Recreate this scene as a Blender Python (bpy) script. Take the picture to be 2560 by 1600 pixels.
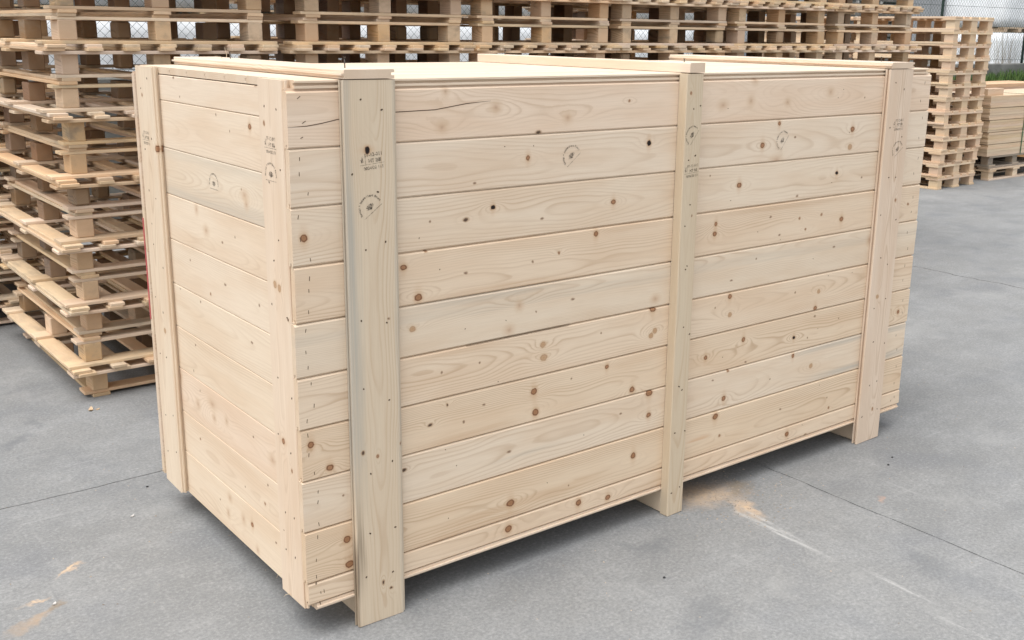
import bpy, bmesh, math, random
from mathutils import Matrix, Vector
R = math.radians
random.seed(11)
for o in list(bpy.data.objects):
    bpy.data.objects.remove(o, do_unlink=True)
scene = bpy.context.scene
C = scene.collection

# ------------------------------------------------------------------ camera
cam_d = bpy.data.cameras.new('camera')
cam = bpy.data.objects.new('camera', cam_d)
C.objects.link(cam)
cam_d.sensor_width = 36.0
cam_d.sensor_fit = 'HORIZONTAL'
cam_d.lens = 2643.7 / 2560.0 * 36.0
cam_d.shift_x = -56.88 / 2560.0
cam_d.shift_y = -57.15 / 2560.0
cam_d.clip_start = 0.05
cam_d.clip_end = 2000.0
yaw, pitch, roll = 0.665745, -0.246884, 0.013320
fw = Vector((math.sin(yaw) * math.cos(pitch), math.cos(yaw) * math.cos(pitch), math.sin(pitch)))
rt = Vector((math.cos(yaw), -math.sin(yaw), 0.0))
up = rt.cross(fw)
r2 = rt * math.cos(roll) + up * math.sin(roll)
u2 = -rt * math.sin(roll) + up * math.cos(roll)
mw = Matrix((r2, u2, -fw)).transposed().to_4x4()
mw.translation = Vector((-1.10953, -2.38226, 1.61922))
cam.matrix_world = mw
scene.camera = cam

# ------------------------------------------------------------------ overcast sky and soft sun
SUN_EL, SUN_AZ = 70.0, 258.0          # azimuth clockwise from +Y
world = bpy.data.worlds.new('World')
scene.world = world
world.use_nodes = True
wn, wl = world.node_tree.nodes, world.node_tree.links
wn.clear()
sky = wn.new('ShaderNodeTexSky')
sky.sky_type = 'NISHITA'
sky.sun_disc = False
sky.sun_elevation = R(SUN_EL)
sky.sun_rotation = R(SUN_AZ)
sky.air_density = 1.0
sky.dust_density = 2.0
sky.ozone_density = 1.0
hs = wn.new('ShaderNodeHueSaturation')
hs.inputs['Saturation'].default_value = 0.22
bg = wn.new('ShaderNodeBackground')
bg.inputs['Strength'].default_value = 0.13
wo = wn.new('ShaderNodeOutputWorld')
wl.new(sky.outputs['Color'], hs.inputs['Color'])
wl.new(hs.outputs['Color'], bg.inputs['Color'])
wl.new(bg.outputs['Background'], wo.inputs['Surface'])
sun_d = bpy.data.lights.new('sun', 'SUN')
sun_d.energy = 1.3
sun_d.angle = R(55)
sun_d.color = (1.0, 0.98, 0.96)
sun = bpy.data.objects.new('sun', sun_d)
C.objects.link(sun)
sd = Vector((math.sin(R(SUN_AZ)) * math.cos(R(SUN_EL)), math.cos(R(SUN_AZ)) * math.cos(R(SUN_EL)), math.sin(R(SUN_EL))))
sun.rotation_euler = sd.to_track_quat('Z', 'Y').to_euler()
sun.location = (-5, -3, 9)
scene.render.engine = 'CYCLES'
scene.view_settings.view_transform = 'Standard'
scene.view_settings.look = 'None'
scene.view_settings.exposure = 1.12
scene.view_settings.gamma = 1.0
scene.view_settings.use_curve_mapping = False

# ------------------------------------------------------------------ helpers
def link(o, parent=None):
    C.objects.link(o)
    if parent is not None:
        o.parent = parent
    return o

def tag(o, label=None, cat=None, group=None, kind=None):
    if label: o['label'] = label
    if cat: o['category'] = cat
    if group: o['group'] = group
    if kind: o['kind'] = kind
    return o

def empty(name, loc=(0, 0, 0), rz=0.0):
    o = bpy.data.objects.new(name, None)
    o.empty_display_size = 0.1
    C.objects.link(o)
    o.location = loc
    o.rotation_euler = (0, 0, rz)
    return o

def mesh_from(name, verts, faces, mat=None, smooth=False):
    me = bpy.data.meshes.new(name)
    me.from_pydata(verts, [], faces)
    if mat: me.materials.append(mat)
    if smooth:
        for p in me.polygons: p.use_smooth = True
    me.update()
    return me

def chamfer_box(sx, sy, sz, c=0.002, mat=None, name='board'):
    """box from 0..s with chamfered edges (44 triangles)"""
    bm = bmesh.new()
    bmesh.ops.create_cube(bm, size=1.0)
    for v in bm.verts:
        v.co = Vector(((v.co.x + .5) * sx, (v.co.y + .5) * sy, (v.co.z + .5) * sz))
    if c > 0:
        bmesh.ops.bevel(bm, geom=bm.edges[:], offset=c, segments=1, affect='EDGES', profile=0.5)
    me = bpy.data.meshes.new(name)
    bm.to_mesh(me); bm.free()
    if mat: me.materials.append(mat)
    return me

def obj(name, me, parent=None, loc=(0, 0, 0), rot=(0, 0, 0)):
    o = bpy.data.objects.new(name, me)
    o.location = loc
    o.rotation_euler = rot
    return link(o, parent)

def tube(bm, pts, r, n=5):
    rings = []
    for i, p in enumerate(pts):
        p = Vector(p)
        a = Vector(pts[max(i - 1, 0)]); b = Vector(pts[min(i + 1, len(pts) - 1)])
        d = (b - a).normalized()
        s = d.cross(Vector((0, 0, 1)))
        if s.length < 1e-3: s = d.cross(Vector((1, 0, 0)))
        s.normalize(); t = d.cross(s)
        rr = r[i] if isinstance(r, (list, tuple)) else r
        rings.append([bm.verts.new(p + s * rr * math.cos(2 * math.pi * k / n) + t * rr * math.sin(2 * math.pi * k / n)) for k in range(n)])
    for a, b in zip(rings, rings[1:]):
        for k in range(n):
            bm.faces.new((a[k], a[(k + 1) % n], b[(k + 1) % n], b[k]))
    bm.faces.new(rings[0][::-1]); bm.faces.new(rings[-1])

def bm_obj(name, bm, mat, parent=None, smooth=False):
    me = bpy.data.meshes.new(name)
    bmesh.ops.recalc_face_normals(bm, faces=bm.faces[:])
    bm.to_mesh(me); bm.free()
    me.materials.append(mat)
    if smooth:
        for p in me.polygons: p.use_smooth = True
    return obj(name, me, parent)

# ---- glyph outlines for the ink stamps
TXT = {}
def text_verts(s, size, bold=0.0):
    if (s, size) in TXT: return TXT[(s, size)]
    cu = bpy.data.curves.new('t', 'FONT'); cu.body = s; cu.size = size; cu.align_x = 'CENTER'; cu.offset = bold; cu.resolution_u = 2
    o = bpy.data.objects.new('t', cu); C.objects.link(o)
    bpy.context.view_layer.update()
    me = bpy.data.meshes.new_from_object(o.evaluated_get(bpy.context.evaluated_depsgraph_get()))
    vs = [(v.co.x, v.co.y) for v in me.vertices]; fs = [tuple(p.vertices) for p in me.polygons]
    bpy.data.objects.remove(o); bpy.data.curves.remove(cu); bpy.data.meshes.remove(me)
    TXT[(s, size)] = (vs, fs)
    return vs, fs
for _s, _z, _b in [('IT-12-011', .0135, .0003), ('HT IIIII', .0135, .0005), ('0034/20 111', .0120, .0003), ('IPPC', .0085, .0002), ('Y', .012, .0003)] + [(c, .0078, .00045) for c in sorted(set('Servizi & International Forest')) if c != ' ']:
    text_verts(_s, _z, _b)

ORD = ['lowest', 'second', 'third', 'fourth', 'fifth', 'sixth', 'seventh', 'eighth', 'ninth', 'tenth', 'eleventh', 'twelfth', 'thirteenth', 'fourteenth', 'fifteenth', 'sixteenth', 'seventeenth', 'eighteenth', 'nineteenth', 'twentieth']

# ------------------------------------------------------------------ material tools
class NT:
    def __init__(self, tree):
        self.t = tree; self.n = tree.nodes; self.l = tree.links
    def new(self, kind, **kw):
        n = self.n.new(kind)
        for k, v in kw.items(): setattr(n, k, v)
        return n
    def put(self, sock, v):
        if hasattr(v, 'is_linked') or isinstance(v, bpy.types.NodeSocket): self.l.new(v, sock)
        elif v is not None: sock.default_value = v
    def math(self, op, a, b=None, c=None, clamp=False):
        n = self.new('ShaderNodeMath', operation=op, use_clamp=clamp)
        self.put(n.inputs[0], a)
        if b is not None: self.put(n.inputs[1], b)
        if c is not None: self.put(n.inputs[2], c)
        return n.outputs[0]
    def vmath(self, op, a, b=None):
        n = self.new('ShaderNodeVectorMath', operation=op)
        self.put(n.inputs[0], a)
        if b is not None: self.put(n.inputs[1], b)
        return n.outputs['Value'] if op in ('DISTANCE', 'LENGTH', 'DOT_PRODUCT') else n.outputs[0]
    def noise(self, vec, scale, detail=2.0, rough=0.5, col=False):
        n = self.new('ShaderNodeTexNoise')
        self.put(n.inputs['Vector'], vec)
        n.inputs['Scale'].default_value = scale
        n.inputs['Detail'].default_value = detail
        n.inputs['Roughness'].default_value = rough
        return n.outputs['Color'] if col else n.outputs['Fac']
    def ramp(self, fac, stops, interp='LINEAR'):
        n = self.new('ShaderNodeValToRGB')
        cr = n.color_ramp; cr.interpolation = interp
        while len(cr.elements) < len(stops): cr.elements.new(0.5)
        for e, (p, c) in zip(cr.elements, stops):
            e.position = p
            e.color = c if len(c) == 4 else (c[0], c[1], c[2], 1.0)
        self.put(n.inputs[0], fac)
        return n
    def step(self, v, a, b, lo=0.0, hi=1.0):
        n = self.new('ShaderNodeMapRange', interpolation_type='SMOOTHSTEP')
        self.put(n.inputs['Value'], v)
        n.inputs['From Min'].default_value = a; n.inputs['From Max'].default_value = b
        n.inputs['To Min'].default_value = lo; n.inputs['To Max'].default_value = hi
        return n.outputs[0]
    def mix(self, f, a, b, blend='MIX'):
        n = self.new('ShaderNodeMix', data_type='RGBA', blend_type=blend)
        self.put(n.inputs[0], f)
        for s, v in ((n.inputs[6], a), (n.inputs[7], b)):
            if isinstance(v, tuple) and len(v) == 3: v = (v[0], v[1], v[2], 1.0)
            self.put(s, v)
        return n.outputs[2]
    def sep(self, v):
        n = self.new('ShaderNodeSeparateXYZ'); self.put(n.inputs[0], v); return n.outputs
    def comb(self, x, y, z):
        n = self.new('ShaderNodeCombineXYZ')
        for s, v in zip(n.inputs, (x, y, z)): self.put(s, v)
        return n.outputs[0]

def new_mat(name):
    m = bpy.data.materials.new(name); m.use_nodes = True
    t = NT(m.node_tree); t.n.clear()
    out = t.new('ShaderNodeOutputMaterial')
    b = t.new('ShaderNodeBsdfPrincipled')
    t.l.new(b.outputs[0], out.inputs[0])
    b.inputs['Roughness'].default_value = 0.65
    b.inputs['Specular IOR Level'].default_value = 0.25
    return m, t, b

def grain_group():
    """growth rings of a sawn board: P is (along, depth, across) in metres"""
    g = bpy.data.node_groups.new('board_grain', 'ShaderNodeTree')
    i = g.interface
    for nm, ty, dv in (('P', 'NodeSocketVector', None), ('Seed', 'NodeSocketFloat', 0.0), ('Knots', 'NodeSocketFloat', 0.0),
                       ('Spacing', 'NodeSocketFloat', 0.005), ('Pith depth', 'NodeSocketFloat', 0.05), ('Pith across', 'NodeSocketFloat', 0.07)):
        s = i.new_socket(nm, in_out='INPUT', socket_type=ty)
        if dv is not None: s.default_value = dv
    for nm, ty in (('Late', 'NodeSocketFloat'), ('Tint', 'NodeSocketFloat'), ('Fibre', 'NodeSocketFloat')):
        i.new_socket(nm, in_out='OUTPUT', socket_type=ty)
    t = NT(g)
    gi = t.new('NodeGroupInput'); go = t.new('NodeGroupOutput')
    P, seed = gi.outputs['P'], gi.outputs['Seed']
    x, y, z = t.sep(P)
    sv = t.comb(t.math('MULTIPLY', seed, 37.7), t.math('MULTIPLY', seed, 91.3), t.math('MULTIPLY', seed, 53.1))
    lv = t.vmath('ADD', t.vmath('MULTIPLY', P, (1.3, 1.0, 3.0)), sv)
    n1 = t.noise(lv, 1.0, 2.0, 0.5, col=True)
    s1 = t.sep(n1)
    wob = t.vmath('ADD', t.vmath('MULTIPLY', P, (6.0, 4.0, 22.0)), sv)
    n2 = t.noise(wob, 1.0, 2.0, 0.5)
    dv = t.math('SUBTRACT', z, t.math('ADD', gi.outputs['Pith across'], t.math('MULTIPLY_ADD', s1[0], 0.07, -0.035)))
    dw = t.math('ADD', t.math('ADD', y, gi.outputs['Pith depth']), t.math('ADD', t.math('MULTIPLY_ADD', s1[1], 0.07, -0.035), t.math('MULTIPLY', x, 0.012)))
    rr = t.math('SQRT', t.math('ADD', t.math('MULTIPLY', dv, dv), t.math('MULTIPLY', dw, dw)))
    rr = t.math('ADD', rr, t.math('MULTIPLY', gi.outputs['Knots'], 1.0))
    rr = t.math('ADD', rr, t.math('MULTIPLY_ADD', n2, 0.0035, 0.0))
    ph = t.math('FRACT', t.math('DIVIDE', rr, gi.outputs['Spacing']))
    late = t.ramp(ph, [(0.0, (0.12,) * 3), (0.35, (0.0,) * 3), (0.62, (0.22,) * 3), (0.86, (1, 1, 1)), (0.95, (0.75,) * 3), (1.0, (0.12,) * 3)])
    # ring strength differs from zone to zone
    zone = t.noise(t.vmath('ADD', t.vmath('MULTIPLY', P, (0.9, 3.0, 14.0)), sv), 1.0, 2.0, 0.55)
    late_f = t.math('MULTIPLY', late.outputs[0], t.step(zone, 0.34, 0.70, 0.12, 1.0))
    tint = t.noise(t.vmath('ADD', t.vmath('MULTIPLY', P, (2.2, 6.0, 12.0)), t.vmath('MULTIPLY', sv, (1.7, 1.7, 1.7))), 1.0, 3.0, 0.55)
    fib = t.noise(t.vmath('ADD', t.vmath('MULTIPLY', P, (9.0, 220.0, 320.0)), sv), 1.0, 3.0, 0.6)
    t.l.new(late_f, go.inputs['Late']); t.l.new(tint, go.inputs['Tint']); t.l.new(fib, go.inputs['Fibre'])
    return g
GRAIN = grain_group()

KT = {  # radius, warp, stops: (normalised distance, colour rgba)
    'B': (0.0092, 1.0, [(0, (.30, .15, .07, 1)), (.30, (.33, .17, .085, 1)), (.42, (.17, .075, .035, 1)), (.50, (.22, .10, .05, .95)), (.60, (.50, .31, .17, .35)), (1, (.55, .38, .22, 0))]),
    'b': (0.0076, 1.0, [(0, (.33, .17, .085, 1)), (.28, (.36, .19, .10, 1)), (.42, (.15, .065, .03, 1)), (.50, (.24, .12, .06, .9)), (.60, (.50, .31, .17, .35)), (1, (.55, .38, .22, 0))]),
    'd': (0.0070, 1.0, [(0, (.010, .007, .005, 1)), (.36, (.016, .010, .007, 1)), (.48, (.10, .05, .03, 1)), (.58, (.42, .25, .13, .45)), (1, (.55, .38, .22, 0))]),
    'e': (0.0040, 0.8, [(0, (.06, .036, .024, 1)), (.40, (.12, .07, .042, .95)), (.60, (.36, .22, .12, .6)), (1, (.5, .34, .2, 0))]),
    'l': (0.0080, 0.9, [(0, (.42, .25, .13, .95)), (.35, (.46, .29, .16, .9)), (.50, (.34, .19, .10, .85)), (.66, (.55, .38, .22, .35)), (1, (.6, .42, .26, 0))]),
    'f': (0.0140, 0.9, [(0, (.40, .25, .16, .75)), (.22, (.50, .33, .21, .6)), (.50, (.56, .40, .26, .42)), (1, (.6, .45, .3, 0))]),
    's': (0.0044, 0.6, [(0, (.34, .20, .11, .95)), (.40, (.24, .12, .06, .95)), (.65, (.5, .33, .2, .5)), (1, (.6, .42, .26, 0))]),
    'p': (0.0028, 0.35, [(0, (.12, .07, .042, .9)), (.45, (.20, .115, .065, .75)), (1, (.5, .33, .2, 0))]),
}
EARLY, LATE_C = (0.690, 0.572, 0.443), (0.455, 0.305, 0.185)

def wood_mat(name, seed=None, knots=(), early=EARLY, late=LATE_C, contrast=0.55, spacing=0.0055, pith=0.05, across=0.07,
             stain=None, shade=1.0, warm=0.0, rough=0.62, aged=0.0, tint_amt=0.5, knot_field=0.0):
    m, t, b = new_mat(name)
    tc = t.new('ShaderNodeTexCoord')
    P = tc.outputs['Object']
    if seed is None:
        oi = t.new('ShaderNodeObjectInfo'); seed_s = t.math('MULTIPLY', oi.outputs['Random'], 7.0); rnd = oi.outputs['Random']
    else:
        seed_s = float(seed); rnd = None
    kb, col_over, halos = None, [], []
    if knots:
        nz = t.noise(t.vmath('MULTIPLY', P, (1, 0, 1)), 70.0, 3.0, 0.6, col=True)
        Pk = t.vmath('ADD', t.vmath('MULTIPLY', P, (1, 0, 1)), t.vmath('MULTIPLY', t.vmath('SUBTRACT', nz, (0.5, 0.5, 0.5)), (0.0075, 0, 0.0075)))
        for ku, kv, kt in knots:
            rad, warp, stops = KT[kt]
            rad *= random.uniform(0.88, 1.15)
            ex = random.uniform(0.72, 1.05) if kt in 'Bbdls' else random.uniform(0.45, 1.3)
            off = t.vmath('SUBTRACT', Pk, (ku, 0, kv))
            s = t.vmath('LENGTH', t.vmath('MULTIPLY', off, (ex / (rad * 2.0), 0, 1.0 / (rad * 2.0))))
            rp = t.ramp(s, stops)
            col_over.append(rp)
            if kt in 'Bbd': halos.append((t.vmath('LENGTH', t.vmath('MULTIPLY', off, (0.9, 0, 0.38))), rad))
            if kt not in 'p':
                dl = t.vmath('LENGTH', t.vmath('MULTIPLY', off, (0.42, 0, 1.0)))
                e = t.math('EXPONENT', t.math('MULTIPLY', t.math('MULTIPLY', dl, dl), -1.0 / (2.4 * rad) ** 2))
                e = t.math('MULTIPLY', e, 0.015 * warp * (1 if random.random() < 0.5 else -1))
                kb = e if kb is None else t.math('ADD', kb, e)
    g = t.new('ShaderNodeGroup'); g.node_tree = GRAIN
    t.l.new(P, g.inputs['P'])
    t.put(g.inputs['Seed'], seed_s)
    if kb is not None: t.l.new(kb, g.inputs['Knots'])
    g.inputs['Spacing'].default_value = spacing * 0.84
    g.inputs['Pith depth'].default_value = pith
    g.inputs['Pith across'].default_value = across
    lf = t.math('MULTIPLY', g.outputs['Late'], min(1.0, contrast * 1.08))
    pale = tuple(min(1, c * 1.06) for c in early)
    red = (early[0] * 0.92, early[1] * 0.81, early[2] * 0.71)
    base = t.mix(t.step(g.outputs['Tint'], 0.35, 0.72, 0.0, tint_amt), pale, red)
    col = t.mix(lf, base, late)
    col = t.mix(t.step(g.outputs['Fibre'], 0.30, 0.75, 0.0, 0.16), col, (early[0] * 0.62, early[1] * 0.56, early[2] * 0.48))
    if stain:   # blue-grey fungal stain along one edge or band: (centre across, half width, strength)
        z = t.sep(P)[2]; x = t.sep(P)[0]
        sw = t.noise(t.vmath('MULTIPLY', P, (2.0, 1.0, 40.0)), 1.0, 3.0, 0.6)
        for sc_, sh, sa, *rng in stain:
            dd = t.math('ABSOLUTE', t.math('SUBTRACT', t.math('ADD', z, t.math('MULTIPLY_ADD', sw, 0.05, -0.025)), sc_))
            mk = t.step(dd, sh * 0.2, sh, sa * 0.8, 0.0)
            mk = t.math('MULTIPLY', mk, t.step(t.noise(t.vmath('MULTIPLY', P, (1.5, 1.0, 170.0)), 1.0, 3.0, 0.6), 0.30, 0.62, 0.45, 1.0))
            if rng: mk = t.math('MULTIPLY', mk, t.math('MULTIPLY', t.step(x, rng[0], rng[0] + rng[2]), t.step(x, rng[1] - rng[2], rng[1], 1.0, 0.0)))
            col = t.mix(mk, col, rng[3] if len(rng) > 3 else (0.34, 0.335, 0.30))
    if rnd is not None:
        hv = t.new('ShaderNodeHueSaturation')
        wn_ = t.new('ShaderNodeTexWhiteNoise', noise_dimensions='1D'); t.put(wn_.inputs['W'], t.math('MULTIPLY', rnd, 913.7))
        cc = t.sep(wn_.outputs['Color'])
        t.put(hv.inputs['Value'], t.math('MULTIPLY_ADD', cc[0], 0.34 if aged else 0.10, 0.80 if aged else 0.94))
        t.put(hv.inputs['Saturation'], t.math('MULTIPLY_ADD', cc[1], 0.45 if aged else 0.15, 0.78 if aged else 0.92))
        t.put(hv.inputs['Hue'], t.math('MULTIPLY_ADD', cc[2], 0.016, 0.492))
        t.l.new(col, hv.inputs['Color']); col = hv.outputs[0]
        if aged:
            gn = t.noise(t.vmath('ADD', t.vmath('MULTIPLY', P, (5, 14, 20)), t.comb(t.math('MULTIPLY', rnd, 50.0), 3.0, t.math('MULTIPLY', rnd, 81.0))), 1.0, 4.0, 0.6)
            am = t.math('MULTIPLY', t.step(gn, 0.42, 0.72, 0.0, 1.0), t.step(cc[2], 0.25, 0.95, 0.1, aged))
            col = t.mix(am, col, (0.27, 0.225, 0.17))
    # sawn ends soak up more and look darker and browner
    nx = t.math('ABSOLUTE', t.sep(tc.outputs['Normal'])[0])
    col = t.mix(t.step(nx, 0.6, 0.9, 0.0, 0.30), col, (0.50, 0.34, 0.20))
    for hd, hr in halos:
        col = t.mix(t.step(hd, 0.0, hr * 2.1, 0.42, 0.0), col, (0.52, 0.33, 0.19))
    for rp in col_over:
        col = t.mix(rp.outputs['Alpha'], col, rp.outputs['Color'])
    if shade != 1.0:
        col = t.mix(1.0, col, (shade, shade, shade), 'MULTIPLY')
    if warm:
        col = t.mix(1.0, col, (1.0, 1.0 - warm * 0.5, 1.0 - warm), 'MULTIPLY')
    t.l.new(col, b.inputs['Base Color'])
    b.inputs['Roughness'].default_value = rough
    bp = t.new('ShaderNodeBump'); bp.inputs['Strength'].default_value = 0.25; bp.inputs['Distance'].default_value = 0.0008
    t.l.new(t.math('ADD', t.math('MULTIPLY', g.outputs['Fibre'], 0.7), t.math('MULTIPLY', g.outputs['Late'], 0.5)), bp.inputs['Height'])
    t.l.new(bp.outputs[0], b.inputs['Normal'])
    return m

def plain_mat(name, col, rough=0.7, var=0.12, scale=6.0, metal=0.0, bump=0.0, bscale=80.0):
    m, t, b = new_mat(name)
    tc = t.new('ShaderNodeTexCoord')
    n = t.noise(tc.outputs['Object'], scale, 4.0, 0.6)
    dk = tuple(c * (1 - var * 2) for c in col); lt = tuple(min(1, c * (1 + var)) for c in col)
    t.l.new(t.mix(t.step(n, 0.25, 0.75), dk, lt), b.inputs['Base Color'])
    b.inputs['Roughness'].default_value = rough
    b.inputs['Metallic'].default_value = metal
    if bump:
        bp = t.new('ShaderNodeBump'); bp.inputs['Strength'].default_value = bump; bp.inputs['Distance'].default_value = 0.01
        t.l.new(t.noise(tc.outputs['Object'], bscale, 3.0, 0.6), bp.inputs['Height']); t.l.new(bp.outputs[0], b.inputs['Normal'])
    return m
# ------------------------------------------------------------------ ground
def concrete_mat():
    m, t, b = new_mat('yard_concrete')
    tc = t.new('ShaderNodeTexCoord'); P = tc.outputs['Object']
    n_big = t.noise(P, 0.9, 4.0, 0.55)
    n_mid = t.noise(t.vmath('MULTIPLY', P, (3.0, 4.4, 1.0)), 1.0, 6.0, 0.66)
    n_blot = t.noise(t.vmath('ADD', P, (7.3, 2.1, 0)), 2.6, 3.0, 0.55)
    n_fine = t.noise(P, 90.0, 3.0, 0.7)
    n_grit = t.noise(P, 330.0, 2.0, 0.7)
    col = t.mix(t.step(n_big, 0.3, 0.7), (0.212, 0.214, 0.209), (0.264, 0.263, 0.253))
    col = t.mix(t.step(n_mid, 0.40, 0.64, 0.0, 0.70), col, (0.292, 0.294, 0.288))
    col = t.mix(t.step(n_blot, 0.50, 0.70, 0.0, 0.50), col, (0.168, 0.175, 0.186))
    col = t.mix(t.step(t.noise(P, 24.0, 4.0, 0.7), 0.40, 0.68, 0.28, 0.0), col, (0.165, 0.17, 0.172))
    col = t.mix(t.step(n_fine, 0.30, 0.62, 0.50, 0.0), col, (0.13, 0.133, 0.135))
    col = t.mix(t.step(n_fine, 0.54, 0.74, 0.0, 0.45), col, (0.36, 0.36, 0.35))
    col = t.mix(t.step(n_grit, 0.58, 0.74, 0.0, 0.5), col, (0.42, 0.42, 0.405))
    col = t.mix(t.step(n_grit, 0.26, 0.42, 0.5, 0.0), col, (0.10, 0.105, 0.105))
    # faint drag marks of the trowel and of loads pulled over the slab
    drag = t.noise(t.vmath('MULTIPLY', P, (2.0, 26.0, 1.0)), 1.0, 3.0, 0.6)
    drag2 = t.noise(t.vmath('MULTIPLY', P, (24.0, 1.6, 1.0)), 1.0, 3.0, 0.6)
    col = t.mix(t.step(drag, 0.60, 0.80, 0.0, 0.35), col, (0.36, 0.36, 0.35))
    col = t.mix(t.step(drag2, 0.62, 0.80, 0.0, 0.30), col, (0.37, 0.37, 0.36))
    wear = t.noise(t.vmath('ADD', t.vmath('MULTIPLY', P, (1.9, 1.4, 1.0)), (3.7, 9.1, 0)), 1.0, 9.0, 0.70)
    col = t.mix(t.step(wear, 0.54, 0.66, 0.0, 0.34), col, (0.315, 0.314, 0.302))
    col = t.mix(t.step(wear, 0.34, 0.45, 0.32, 0.0), col, (0.168, 0.172, 0.172))
    warp = t.vmath('MULTIPLY', t.vmath('SUBTRACT', t.noise(P, 9.0, 4.0, 0.65, col=True), (0.5, 0.5, 0.5)), (0.16, 0.16, 0.0))
    Pw = t.vmath('ADD', P, warp)
    brk = t.noise(P, 46.0, 4.0, 0.75)
    brk2 = t.noise(t.vmath('MULTIPLY', P, (60, 9, 1)), 1.0, 4.0, 0.7)
    def spot(cx, cy, ang, a, bb, colr, amt, edge=0.35, broken=0.0, tex=brk):
        nonlocal col
        mp = t.new('ShaderNodeMapping', vector_type='TEXTURE')
        t.l.new(Pw if broken < 0.9 else P, mp.inputs['Vector'])
        mp.inputs['Location'].default_value = (cx, cy, 0)
        mp.inputs['Rotation'].default_value = (0, 0, R(ang))
        mp.inputs['Scale'].default_value = (a, bb, 1)
        x, y, z = t.sep(mp.outputs[0])
        d = t.math('SQRT', t.math('ADD', t.math('MULTIPLY', x, x), t.math('MULTIPLY', y, y)))
        k = t.step(d, edge, 1.0, amt, 0.0)
        if broken:
            k = t.math('MULTIPLY', k, t.step(tex, 0.5 - 0.16, 0.5 + 0.16, 1 - min(broken, 1.0), 1.0))
        col = t.mix(k, col, colr)
    saw, saw2, chalk, dirt, oil = (0.55, 0.40, 0.26), (0.66, 0.46, 0.28), (0.62, 0.61, 0.58), (0.20, 0.155, 0.10), (0.115, 0.122, 0.13)
    spot(1.56, 0.02, -20, 0.24, 0.13, saw, 0.80, 0.05, 0.45)
    spot(1.72, -0.02, 10, 0.11, 0.05, dirt, 0.7, 0.2, 0.5)
    spot(1.60, -0.155, 70, 0.12, 0.06, saw2, 0.7, 0.1, 0.45)
    spot(1.545, -0.33, 88, 0.30, 0.022, chalk, 0.5, 0.1, 0.95, brk2)
    spot(1.575, -0.28, 84, 0.22, 0.014, chalk, 0.40, 0.1, 0.95, brk2)
    spot(1.56, -0.80, 89, 0.20, 0.016, chalk, 0.32, 0.1, 0.95, brk2)
    spot(1.50, -1.05, 92, 0.20, 0.012, chalk, 0.28, 0.1, 0.95, brk2)
    spot(1.137, -0.175, 20, 0.12, 0.08, oil, 0.50, 0.2, 0.5)
    spot(1.06, -0.12, 95, 0.07, 0.05, oil, 0.35, 0.3, 0.3)
    spot(0.95, -0.56, 30, 0.22, 0.10, oil, 0.45, 0.2, 0.4)
    spot(1.75, -0.78, 60, 0.15, 0.09, oil, 0.45, 0.2, 0.4)
    spot(-0.405, 0.795, 15, 0.075, 0.018, saw2, 0.75, 0.15, 0.4)
    spot(-0.535, 0.66, 15, 0.05, 0.012, saw2, 0.6, 0.15, 0.4)
    spot(-0.565, 0.56, 35, 0.12, 0.035, (0.36, 0.26, 0.17), 0.7, 0.2, 0.3)
    spot(-0.50, 0.60, 10, 0.035, 0.02, dirt, 0.7, 0.2, 0.4)
    spot(-0.30, 2.00, 40, 0.12, 0.05, oil, 0.55, 0.2, 0.4)
    spot(-0.18, 2.18, 100, 0.10, 0.03, oil, 0.5, 0.2, 0.4)
    spot(2.05, -0.38, 30, 0.035, 0.02, (0.45, 0.27, 0.18), 0.5, 0.2, 0.4)
    t.l.new(col, b.inputs['Base Color'])
    b.inputs['Roughness'].default_value = 0.82
    b.inputs['Specular IOR Level'].default_value = 0.2
    bp = t.new('ShaderNodeBump'); bp.inputs['Strength'].default_value = 0.45; bp.inputs['Distance'].default_value = 0.002
    t.l.new(t.math('ADD', t.math('MULTIPLY', n_fine, 0.8), t.math('MULTIPLY', n_grit, 0.4)), bp.inputs['Height'])
    t.l.new(bp.outputs[0], b.inputs['Normal'])
    return m
CONC = concrete_mat()
DIRT = plain_mat('joint_dirt', (0.105, 0.10, 0.092), 0.95, 0.3, 20.0)
gs = 600.0
ground = obj('ground', mesh_from('ground', [(-gs, -gs, -0.012), (gs, -gs, -0.012), (gs, gs, -0.012), (-gs, gs, -0.012)], [(0, 1, 2, 3)], DIRT))
tag(ground, kind='structure')
XJ = [-9.25, -5.52, -1.79, 1.94, 5.67, 9.40, 13.13, 16.86, 20.6, 28.0]
YJ = [-9.8, -6.09, -2.36, 1.37, 5.10, 6.49]
GAP = 0.0026
def wander(t_, seed, amp):
    return amp * (math.sin(t_ * 31.0 + seed) * .5 + math.sin(t_ * 73.0 + seed * 2.3) * .35 + math.sin(t_ * 11.7 + seed * 1.7) * .8 + math.sin(t_ * 171.0 + seed * .7) * .3)
def hline(a, b, y):
    n = 80
    return [(a + (b - a) * k / n, 0.0 if k in (0, n) else wander(a + (b - a) * k / n, y * 3.1, .0028)) for k in range(n + 1)]
def vline(x, a, b):
    n = int((b - a) / .045)
    am = .014 if abs(x - 5.67) < .1 else .0034
    return [(a + (b - a) * k / n, 0.0 if k in (0, n) else wander(a + (b - a) * k / n, x * 2.7, am)) for k in range(n + 1)]
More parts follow.
